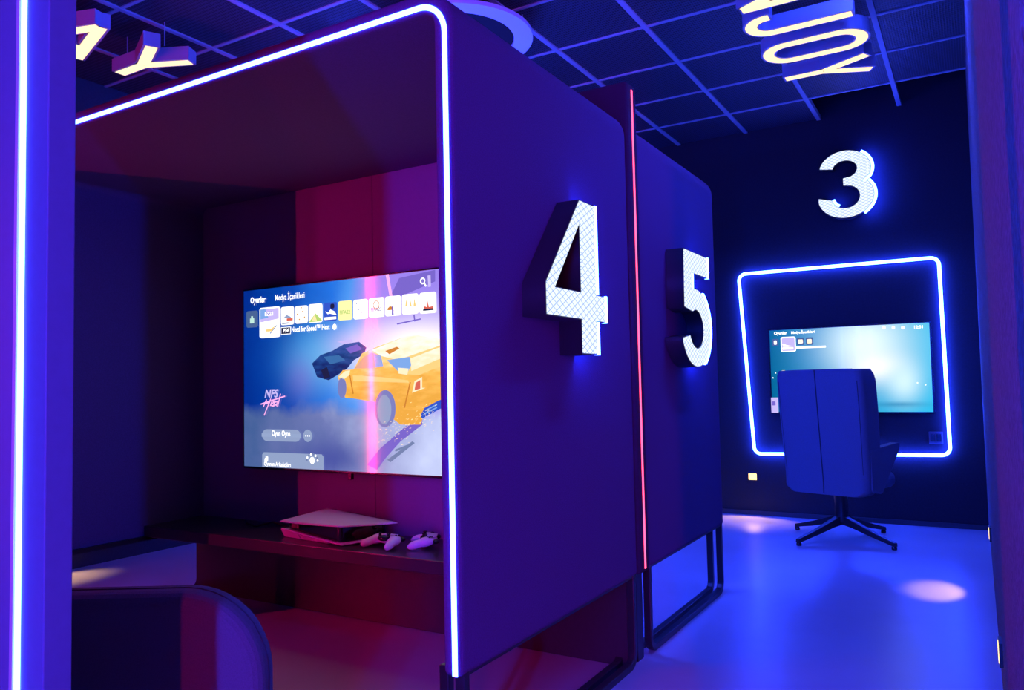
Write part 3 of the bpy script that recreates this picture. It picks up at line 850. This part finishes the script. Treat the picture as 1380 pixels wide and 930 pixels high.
subp(4, [(.05, .08), (.5, .5), (.95, .12), (.95, .05), (.05, .05)], 'pix_leaf'); subp(4, [(.25, .1), (.45, .45), (.6, .1)], 'pix_orange', 12)
subp(5, [(.1, .55), (.35, .45), (.5, .62), (.8, .5), (.95, .3), (.7, .35), (.45, .4), (.3, .38)], 'pix_white'); sub(5, .06, .92, .08, .22, 'pix_white', 11); sub(5, .5, .8, .66, .92, 'pix_dark', 11, r=.008)
for u_, v_ in ((.15, .8), (.55, .66), (.5, .35), (.3, .5)): subp(7, [(u_, v_), (u_ + .1, v_ + .03), (u_ + .14, v_ - .08)], 'pix_steel')
subp(9, [(.1, .35), (.3, .5), (.5, .45), (.55, .25), (.48, .05), (.42, .3), (.2, .3)], 'pix_orange_dark'); subp(9, [(.42, .05), (.55, .05), (.52, .48), (.44, .48)], 'pix_violet', 12)
for u_ in (.2, .45, .7): subp(10, [(u_, .4), (u_ + .06, .78), (u_ + .15, .38)], 'pix_amber')
subp(11, [(.2, .15), (.3, .35), (.45, .30), (.5, .62), (.56, .30), (.8, .32), (.85, .15)], 'pix_red'); sub(11, .22, .84, .13, .22, 'pix_dark', 12)
for ci, tx, mt in ((6, 'FIFA22', 'pix_leaf'), (8, 'FIFA23', 'pix_grey'), (1, 'NFS', 'pix_violet')):
    x0, x1, z0, z1 = C[ci]
    words('card_lettering', tx, (x0 + x1) / 2, z0 + (z1 - z0) * {6: .32, 8: .30, 5: .10, 1: .735}[ci], .026 if ci != 5 else .022, TVY, mt, screen, 14, 'CENTER', sx=.92, bold=.0006)
x0, x1, z0, z1 = C[8]
bm = bmesh.new(); ring = [((x0 + x1) / 2 - PO.x + .018 * math.cos(t), TVY - .0084 - PO.y, z0 + (z1 - z0) * .63 - PO.z + .018 * math.sin(t)) for t in [2 * math.pi * i / 20 for i in range(20)]]
ribbon(bm, ring, (0, 1, 0), .004, .0002, closed=True); add_obj('card_art', bm, 'pix_orange_dark', screen)
# menu lettering
def at4(x, y): return scr(*Z4(x, y))
x, z = at4(127, 262); words('menu_lettering', 'Oyunlar', x, z, .044, TVY, 'pix_white', screen, 10, bold=.0011, sx=.77)
x, z = at4(273, 246); words('menu_lettering', 'Medya İçerikleri', x, z, .044, TVY, 'pix_white', screen, 10, bold=.0004, sx=.72)
x, z = at4(371, 433); words('menu_lettering', 'Need for Speed™ Heat', x, z, .038, TVY, 'pix_white', screen, 10, bold=.0008, sx=.71)
(bx0, bz1), (bx1, bz0) = at4(312, 408), at4(365, 441)
flat('badge', [(bx0 - .003, bz0 - .003), (bx1 + .003, bz0 - .003), (bx1 + .003, bz1 + .003), (bx0 - .003, bz1 + .003)], TVY, 'pix_white', screen, 10)
flat('badge', [(bx0, bz0), (bx1, bz0), (bx1, bz1), (bx0, bz1)], TVY, 'pix_dark', screen, 11)
words('badge_lettering', 'PS4', (bx0 + bx1) / 2, bz0 + .008, .026, TVY, 'pix_white', screen, 12, 'CENTER', shear=.2, bold=.001)
x, z = at4(629, 402)
flat('check_mark', [(x + .013 * math.cos(t), z + .015 * math.sin(t)) for t in [2 * math.pi * i / 20 for i in range(20)]], TVY, 'pix_white', screen, 10)
x, z = at4(1155, 128)
bm = bmesh.new(); ribbon(bm, [(x - PO.x + .012 * math.cos(t), TVY - .0066 - PO.y, z - PO.z + .012 * math.sin(t)) for t in [2 * math.pi * i / 18 for i in range(18)]], (0, 1, 0), .006, .0002, closed=True)
ribbon(bm, [(x - PO.x + .008, TVY - .0066 - PO.y, z - PO.z - .009), (x - PO.x + .019, TVY - .0066 - PO.y, z - PO.z - .026)], (0, 1, 0), .007, .0002)
add_obj('search_icon', bm, 'pix_white', screen)
# game logo
x, z = scr(357.5, 535.5); words('logo_lettering', 'NFS', x, z, .056, TVY, 'pix_lilac', screen, 10, shear=.25, bold=.0018, sx=1.0)
bm = bmesh.new()
def logo(pts, w_=.0065):
    ribbon(bm, [Vector((px_ - PO.x, TVY - .0072 - PO.y, pz_ - PO.z)) for px_, pz_ in [scr(310 + a / 4.43, 500 + b / 4.43) for a, b in pts]], (0, 1, 0), w_, .0002)
for st in ([(190, 198), (335, 150)], [(225, 170), (205, 215)], [(250, 165), (210, 265)], [(215, 195), (245, 188)], [(250, 198), (272, 185), (258, 178), (248, 205), (264, 208)], [(290, 180), (272, 188), (266, 208), (284, 200), (290, 180), (284, 210)], [(308, 135), (290, 215)]):
    logo(st)
add_obj('logo_lettering', bm, 'pix_pink', screen)
# buttons and info panel
def px_rect(name, a, b, t, bt, r, mat, layer, oy=500):
    (x0, z1), (x1, _), (_, z0) = scr(310 + a / 4.43, oy + t / 4.43), scr(310 + b / 4.43, oy + t / 4.43), scr(310 + a / 4.43, oy + bt / 4.43)
    return flat(name, rrect(x0, x1, z0, z1, r, 8), TVY, mat, screen, layer), (x0, x1, z0, z1)
_, e_ = px_rect('play_button', 194, 430, 347, 417, .0385, 'pix_steel', 10)
words('button_lettering', 'Oyun Oyna', (e_[0] + e_[1]) / 2, e_[2] + .029, .037, TVY, 'pix_white', screen, 11, 'CENTER', bold=.0010, sx=.76)
_, e_ = px_rect('more_button', 441, 497, 349, 423, .034, 'pix_steel', 10)
for k in (-1, 0, 1):
    cx, cz = (e_[0] + e_[1]) / 2 + k * .013, (e_[2] + e_[3]) / 2
    flat('button_dot', [(cx + .004 * math.cos(t), cz + .004 * math.sin(t)) for t in [2 * math.pi * i / 10 for i in range(10)]], TVY, 'pix_white', screen, 11)
x0, z1 = scr(310 + 197 / 4.43, 500 + 484 / 4.43); x1, _ = scr(310 + 563 / 4.43, 500 + 490 / 4.43)
flat('info_panel', [(x0, TZ0 + .001), (x1, TZ0 + .001), (x1, z1 - .012), (x1 - .012, z1), (x0 + .012, z1), (x0, z1 - .012)], TVY, 'pix_steel', screen, 9)
words('info_lettering', 'Oyunun Arkadaşları', x0 + .014, TZ0 + .008, .030, TVY, 'pix_white', screen, 10, bold=.0006, sx=.78)
flat('info_icon', rrect(x0 + .018, x0 + .036, z1 - .055, z1 - .030, .004), TVY, 'pix_white', screen, 10)
flat('info_icon', rrect(x0 + .026, x0 + .044, z1 - .043, z1 - .020, .004), TVY, 'pix_white', screen, 11)
cx, cz = x1 - .075, TZ0 + .045
for i in range(8):
    t = math.pi * i / 7
    flat('info_badge', [(cx + .036 * math.cos(t) + .006 * math.cos(q_), cz + .03 * math.sin(t) + .006 * math.sin(q_)) for q_ in [2 * math.pi * j / 8 for j in range(8)]], TVY, 'pix_grey' if i % 2 else 'pix_white', screen, 10)
flat('info_badge', [(cx + .017 * math.cos(q_), cz + .017 * math.sin(q_)) for q_ in [2 * math.pi * j / 14 for j in range(14)]], TVY, 'pix_white', screen, 10)

# ---- small screen on the numeral 3 wall
UY = 6.44
tv3 = empty('television', (-.845, UY, .83)); PO = Vector(tv3.location)
tag(tv3, 'smaller wall screen with a pale blue game menu inside the neon outline', 'television')
UX0, UX1, UZ0, UZ1 = -1.412, -.277, .838, 1.490
box_obj('cabinet', (UX0 - .012 - PO.x, UX1 + .012 - PO.x, .001, .04, UZ0 - .014 - PO.z, UZ1 + .012 - PO.z), 'plastic_black', tv3, bevel=.004)
box_obj('wall_bracket', (-.15, .15, .038, .06, .1, .5), 'black_metal', tv3)
def pic3(nt, u, v):
    r = N(nt, 'ShaderNodeValToRGB'); el = r.color_ramp.elements
    el[0].position = 0; el[0].color = (.0, .13, .26, 1); el[1].position = 1; el[1].color = (.02, .50, .80, 1)
    e = el.new(.3); e.color = (.005, .26, .56, 1)
    nt.links.new(u, r.inputs[0])
    c = mixc(nt, mathn(nt, 'MULTIPLY', blob(nt, u, v, .62, .80, .26, .40), 1.0), r.outputs[0], (.80, .97, 1.0))
    c = mixc(nt, blob(nt, u, v, .68, .52, .15, .16), c, (1.0, 1.0, 1.0))
    c = mixc(nt, mathn(nt, 'MULTIPLY', blob(nt, u, v, .84, .34, .10, .22), .9), c, (.70, .93, 1.0))
    c = mixc(nt, mathn(nt, 'MULTIPLY', blob(nt, u, v, .80, .085, .16, .03), .6), c, (.01, .20, .42))
    return c
picture_material('picture_small', UX0 - PO.x, UX1 - PO.x, UZ0 - PO.z, UZ1 - PO.z, pic3)
screen3 = flat('screen', [(UX0, UZ0), (UX1, UZ0), (UX1, UZ1), (UX0, UZ1)], UY, 'picture_small', tv3, 0)
def s3(x, y):
    p = on_y(1020 + x / 5.52, 420 + y / 5.52, UY); return p.x, p.z
def r3(name, a, b, t, bt, r, mat, layer):
    (x0, z1), (x1, _), (_, z0) = s3(a, t), s3(b, t), s3(a, bt)
    return flat(name, rrect(x0, x1, z0, z1, r), UY, mat, screen3, layer)
x, z = s3(128, 172); words('menu_lettering', 'Oyunlar', x, z, .030, UY, 'pix_white', screen3, 2, bold=.0012)
x, z = s3(255, 166); words('menu_lettering', 'Medya İçerikleri', x, z, .028, UY, 'pix_white', screen3, 2, bold=.001, sx=.95)
x, z = s3(1165, 126); words('clock_lettering', '12:31', x, z, .030, UY, 'pix_white', screen3, 2, bold=.0012)
r3('game_card', 112, 160, 205, 255, .008, 'pix_card', 2); r3('card_art', 126, 148, 216, 246, .006, 'pix_white', 3)
r3('game_card', 176, 288, 190, 302, .014, 'pix_white', 2); r3('card_art', 184, 280, 198, 294, .010, 'pix_lilac', 3); r3('card_art', 190, 272, 268, 284, .003, 'pix_white', 4)
x0, z0 = s3(190, 240)
flat('card_art', [s3(190, 238), s3(225, 250), s3(270, 258), s3(230, 262), s3(195, 262)], UY, 'pix_white', screen3, 4)
r3('game_card', 296, 350, 195, 250, .008, 'pix_card', 2); r3('card_art', 306, 342, 208, 238, .006, 'pix_cream', 3)
r3('game_card', 364, 418, 193, 248, .008, 'pix_card', 2); r3('card_art', 374, 408, 205, 238, .006, 'pix_cream', 3)
r3('title_bar', 290, 514, 262, 276, .002, 'pix_white', 2)
for cx_ in (945, 1015, 1085): r3('menu_icon', cx_ - 12, cx_ + 12, 108, 132, .009, 'pix_white', 2)
r3('side_icon', 184, 214, 438, 530, .006, 'pix_cream', 2); r3('side_icon', 188, 214, 545, 562, .003, 'pix_white', 2); r3('side_icon', 190, 214, 575, 592, .003, 'pix_white', 2)
r3('phone_card', 105, 158, 640, 752, .004, 'pix_lilac', 2); r3('phone_card', 112, 138, 668, 698, .002, 'pix_violet', 3)
for a, b, t in ((1190, 1200, 525), (1250, 1260, 540), (116, 124, 488), (136, 143, 452)): r3('sparkle', a, b, t, t + 9, .001, 'pix_white', 2)

# ------------------------------------------------------------------ console and controllers on the shelf
SZ = .4155
con = empty('game_console', (-2.40, 2.62, SZ))
tag(con, 'white and black game console lying on the booth shelf below the large screen', 'game console')
def cpt(x, y, z): return Vector((x + 2.40, y - 2.62, z - SZ))
def patch(name, L_, N_, R_, B_, sag, bow, th, mat='plastic_white'):
    """curved plate over four corners: left tip, near corner, right tip, back tip"""
    bm = bmesh.new(); n = 16; g = []
    for i in range(n + 1):
        row = []
        for j in range(n + 1):
            u, v = i / n, j / n
            p = (N_ * (1 - u) + L_ * u) * (1 - v) + (R_ * (1 - u) + B_ * u) * v
            p = p + Vector((0, 0, sag * math.sin(math.pi * u) * math.sin(math.pi * v)))
            p = p + Vector((.0, -bow * math.sin(math.pi * u) * (1 - v), 0)) + Vector((bow * math.sin(math.pi * v) * (1 - u), 0, 0))
            row.append(bm.verts.new(p))
        g.append(row)
    for i in range(n):
        for j in range(n): bm.faces.new((g[i][j], g[i + 1][j], g[i + 1][j + 1], g[i][j + 1]))
    o = add_obj(name, bm, mat, con, smooth=True)
    m_ = o.modifiers.new('solid', 'SOLIDIFY'); m_.thickness = th; m_.offset = 0
    return o
patch('cover_plate', cpt(-2.80, 2.575, .490), cpt(-2.385, 2.535, .503), cpt(-2.235, 2.735, .498), cpt(-2.72, 2.80, .520), .012, .012, .006)
patch('cover_plate', cpt(-2.82, 2.60, .452), cpt(-2.395, 2.548, .420), cpt(-2.25, 2.735, .440), cpt(-2.73, 2.81, .430), -.004, .006, .006)
bm = bmesh.new()
lo_ = fillet([cpt(-2.415, 2.562, .424), cpt(-2.28, 2.735, .428), cpt(-2.70, 2.79, .430), cpt(-2.785, 2.612, .456)], [.03, .02, .02, .01], closed=True, seg=5)
hi_ = fillet([cpt(-2.410, 2.560, .500), cpt(-2.28, 2.735, .497), cpt(-2.70, 2.79, .515), cpt(-2.775, 2.600, .490)], [.03, .02, .02, .01], closed=True, seg=5)
va, vb = [bm.verts.new(p) for p in lo_], [bm.verts.new(p) for p in hi_]; k = len(va)
for i in range(k): bm.faces.new((va[i], va[(i + 1) % k], vb[(i + 1) % k], vb[i]))
bm.faces.new(va); bm.faces.new(vb)
add_obj('core', bm, 'gloss_black', con)
# lower flank of the white shell, split by a slot
for t0, t1 in ((0.0, .30), (.32, .80)):
    bm = bmesh.new(); A_, B2 = cpt(-2.82, 2.598, .450), cpt(-2.40, 2.546, .421)
    def fl(t, low):
        p = A_.lerp(B2, t); return p + Vector((.02 * (1 - t), .004, -min(p.z - .001, .034 * (1 - t) ** .8))) if low else p
    q_ = [fl(t0, 0), fl(t1, 0), fl(t1, 1), fl(t0, 1)]
    extrude_poly(bm, q_, (0, 1, 0), .008); add_obj('shell_flank', bm, 'plastic_white', con)
for k in range(3):
    t = .10 + k * .05; p = cpt(-2.775, 2.604, .474).lerp(cpt(-2.41, 2.560, .462), t)
    box_obj('port', (p.x - .007, p.x + .007, p.y - .004, p.y + .004, p.z - .009, p.z + .009), 'port_red', con)
for (x_, y_) in ((-2.45, 2.62), (-2.65, 2.72)):
    p = cpt(x_, y_, SZ); box_obj('rubber_foot', (p.x - .02, p.x + .02, p.y - .02, p.y + .02, 0, .014), 'plastic_black', con)

def controller(loc, rz, label):
    r = empty('game_controller', loc, rz)
    tag(r, label, 'game controller', 'game controllers on the booth shelf')
    bm = bmesh.new()
    ellipsoid(bm, (0, 0, .030), (.060, .036, .019))
    for s in (-1, 1):
        ellipsoid(bm, (s * .052, -.012, .029), (.027, .040, .021), Euler((math.radians(8), 0, s * math.radians(14))))
        ellipsoid(bm, (s * .066, -.052, .021), (.019, .040, .018), Euler((math.radians(14), 0, s * math.radians(16))))
    me = bpy.data.meshes.new('tmp'); bm.to_mesh(me); bm.free()
    t = bpy.data.objects.new('tmp', me); COL.objects.link(t)
    rm = t.modifiers.new('r', 'REMESH'); rm.mode = 'VOXEL'; rm.voxel_size = .0042
    sm = t.modifiers.new('s', 'SMOOTH'); sm.iterations = 6; sm.factor = .6
    dg = bpy.context.evaluated_depsgraph_get(); dg.update()
    me2 = bpy.data.meshes.new_from_object(t.evaluated_get(dg)); bpy.data.objects.remove(t)
    for f in me2.polygons: f.use_smooth = True
    mesh_obj('body', me2, 'plastic_white', r)
    bm = bmesh.new(); extrude_poly(bm, [(-.034, .034, .044), (.034, .034, .044), (.028, -.004, .049), (-.028, -.004, .049)], (0, 0, 1), .003)
    add_obj('touch_pad', bm, 'plastic_white', r, bevel=.001)
    bm = bmesh.new(); ellipsoid(bm, (0, -.018, .036), (.040, .022, .014)); add_obj('centre_panel', bm, 'plastic_black', r, smooth=True)
    for s in (-1, 1):
        bm = bmesh.new(); lathe(bm, [(.007, .0), (.006, .008), (.0095, .011), (.009, .014), (.0003, .0125)], 16, (s * .026, -.020, .046))
        add_obj('thumb_stick', bm, 'plastic_black', r, smooth=True)
    for dx, dy in ((0, .009), (0, -.009), (.009, 0), (-.009, 0)):
        bm = bmesh.new(); lathe(bm, [(.0045, 0), (.0045, .003), (.0003, .0038)], 10, (.053 + dx, .006 + dy, .0475)); add_obj('button', bm, 'plastic_black', r)
    bm = bmesh.new(); box(bm, -.064, -.044, .003, .010, .046, .050); box(bm, -.0575, -.0505, -.0035, .0165, .046, .0502); add_obj('direction_pad', bm, 'plastic_black', r)
    for s in (-1, 1):
        bm = bmesh.new(); ellipsoid(bm, (s * .055, .032, .030), (.016, .014, .010)); add_obj('trigger', bm, 'plastic_black', r, smooth=True)
    return r
controller((-2.212, 2.640, SZ), math.radians(-6), 'white game controller lying beside the console on the shelf')
controller((-2.045, 2.715, SZ), math.radians(-58), 'white game controller lying farthest from the console, turned sideways')

# cable lying on the shelf behind the console
bm = bmesh.new()
cp = [(-3.30, 2.80, .423), (-3.22, 2.74, .425), (-3.12, 2.71, .421), (-3.05, 2.76, .440), (-3.00, 2.78, .425), (-2.92, 2.74, .421), (-2.88, 2.79, .421), (-2.80, 2.84, .45)]
tube(bm, fillet(cp, .03, seg=4), .0045, 8)
tag(add_obj('power_cable', bm, 'plastic_black', smooth=True), 'thin black cable curled on the booth shelf by the left inner corner', 'cable')

# ------------------------------------------------------------------ high-back chair before screen 3
def lerp(a, b, t): return a + (b - a) * t
def prof(tab, z):
    for (z0, a), (z1, b) in zip(tab, tab[1:]):
        if z <= z1:
            t = max(0, (z - z0) / (z1 - z0)); t = t * t * (3 - 2 * t); return lerp(a, b, t)
    return tab[-1][1]

def star_base(r, n_off, rad):
    for k in range(4):
        a = n_off + k * math.pi / 2
        c, s = math.cos(a), math.sin(a)
        bm = bmesh.new()
        secs = [(.02, .135, .030, .06), (.10, .115, .026, .046), (rad * .6, .072, .021, .034), (rad, .032, .017, .024)]
        rings = []
        for d, z, w_, h_ in secs:
            rings.append([bm.verts.new((c * d - s * w_ * i, s * d + c * w_ * i, z + h_ * j / 2)) for i, j in ((-1, -1), (1, -1), (.8, 1), (-.8, 1))])
        for p, q_ in zip(rings, rings[1:]):
            for j in range(4): bm.faces.new((p[j], p[(j + 1) % 4], q_[(j + 1) % 4], q_[j]))
        bm.faces.new(rings[0]); bm.faces.new(rings[-1][::-1])
        leg = add_obj('leg', bm, 'black_metal', r, bevel=.003)
        bm = bmesh.new(); lathe(bm, [(.0005, 0), (.016, 0), (.017, .012), (.012, .024)], 14, (c * (rad - .012), s * (rad - .012), 0))
        add_obj('glide', bm, 'plastic_black', leg)

ch = empty('lounge_chair', (-.83, 5.76, 0), math.radians(-19))
tag(ch, 'high-backed upholstered swivel chair on a black four-star base before the small screen', 'chair')
WB, Z0c, Z1c, YB = .302, .335, 1.155, -.27
wing = [(.33, .14), (.60, .19), (.85, .20), (1.06, .20), (1.155, .18)]
tilt = lambda z: -.085 * max(0, (z - .42))                 # the back leans towards the viewer as it rises
bm = bmesh.new(); rows = []
zs = [.335, .345, .37, .42, .48, .54, .60, .63, .64, .65, .66, .67, .685, .70, .72, .74, .80, .90, 1.0, 1.08, 1.12, 1.145, 1.155]
for z in zs:
    L = prof(wing, z); pull = 0
    if z > 1.10: pull = .022 * ((z - 1.10) / .055) ** 2
    if z < .37: pull = .05 * ((.37 - z) / .035) ** 1.5
    w_ = (WB - .02 * max(0, (.9 - z))) - pull
    rc = .045; pts = []
    for i in range(7): pts.append((-w_, L - (L - rc) * i / 6, 1))
    for i in range(1, 6):
        a = math.pi + (math.pi / 2) * i / 6; pts.append((-w_ + rc + rc * math.cos(a), rc + rc * math.sin(a), 0))
    for i in range(9): pts.append((-w_ + rc + (2 * w_ - 2 * rc) * i / 8, 0, 0))
    for i in range(1, 6):
        a = -math.pi / 2 + (math.pi / 2) * i / 6; pts.append((w_ - rc + rc * math.cos(a), rc + rc * math.sin(a), 0))
    for i in range(7): pts.append((w_, rc + (L - rc) * i / 6, 1))
    rows.append([bm.verts.new((x + .03, YB + y + tilt(z) - .012 * math.cos(min(1, abs(x) / WB) * math.pi / 2) , z)) for x, y, _ in pts])
for a, b in zip(rows, rows[1:]):
    for j in range(len(a) - 1): bm.faces.new((a[j], a[j + 1], b[j + 1], b[j]))
sh = add_obj('shell', bm, 'chair_fabric', ch, smooth=True)
m = sh.modifiers.new('solid', 'SOLIDIFY'); m.thickness = .045; m.offset = -1
m = sh.modifiers.new('bev', 'BEVEL'); m.width = .010; m.segments = 3; m.limit_method = 'ANGLE'; m.angle_limit = math.radians(50)
bm = bmesh.new(); tube(bm, [(.03, YB + tilt(z) - .0125, z) for z in zs[1:]], .0035, 6)
add_obj('back_seam', bm, 'seam_dark', ch)
for s in (-1, 1):
    bm = bmesh.new(); tube(bm, [(.03 + s * (WB - .02 * max(0, .9 - z) - .030), YB + tilt(z) + .003, z) for z in zs[4:-3]], .003, 6)
    add_obj('side_seam', bm, 'seam_dark', ch)
for s in (-1, 1):
    bm = bmesh.new(); xa = .03 + s * (WB - .028)
    prof_ = fillet([(xa, YB + .04, .37), (xa, YB + .17, .345), (xa, YB + .46, .63), (xa, YB + .44, .66), (xa, YB + .04, .635)], [.02, .05, .03, .02, .01], closed=True, seg=5)
    extrude_poly(bm, prof_, (1, 0, 0), .052, off=-.026)
    add_obj('armrest', bm, 'chair_fabric', ch, bevel=.014, seg=3)
bm = bmesh.new(); box(bm, -.21, .27, -.22, .26, .35, .46)
add_obj('seat', bm, 'chair_fabric', ch, bevel=.045, seg=4)
bm = bmesh.new(); lathe(bm, [(.0005, .335), (.075, .333), (.046, .30), (.042, .24), (.044, .16), (.056, .125), (.040, .105), (.0005, .10)], 24)
add_obj('column', bm, 'black_metal', ch, smooth=True)
star_base(ch, math.radians(56.6 + 19), .415)

# ------------------------------------------------------------------ low lounge chair facing the big screen
lc = empty('lounge_chair', (-1.66, 1.15, 0), math.radians(30))
tag(lc, 'low dark lounge chair with a rounded back, turned towards the large screen', 'chair')
bm = bmesh.new()
out = fillet([(-.35, 0, .24), (.312, 0, .24), (.312, 0, .672), (-.35, 0, .672)], [.06, .06, .17, .17], closed=True, seg=10)
out = [Vector((p.x, p.y, p.z + (.012 * math.cos(p.x / .35 * math.pi / 2) if p.z > .6 else 0))) for p in out]
extrude_poly(bm, out, (0, 1, 0), .10, off=-.20)
bk = add_obj('backrest', bm, 'seat_fabric', lc, bevel=.028, seg=4, smooth=False)
bm = bmesh.new(); tube(bm, [p + Vector((0, -.150, 0)) for p in out], .002, 6, closed=True); add_obj('piping', bm, 'seam_dark', bk)
bm = bmesh.new(); box(bm, -.32, .12, -.10, .42, .24, .40); add_obj('seat', bm, 'seat_fabric', lc, bevel=.04, seg=4)
bm = bmesh.new(); lathe(bm, [(.0005, .245), (.05, .243), (.032, .22), (.030, .16), (.044, .125), (.040, .105), (.0005, .10)], 24)
add_obj('column', bm, 'black_metal', lc, smooth=True)
star_base(lc, math.radians(20), .34)
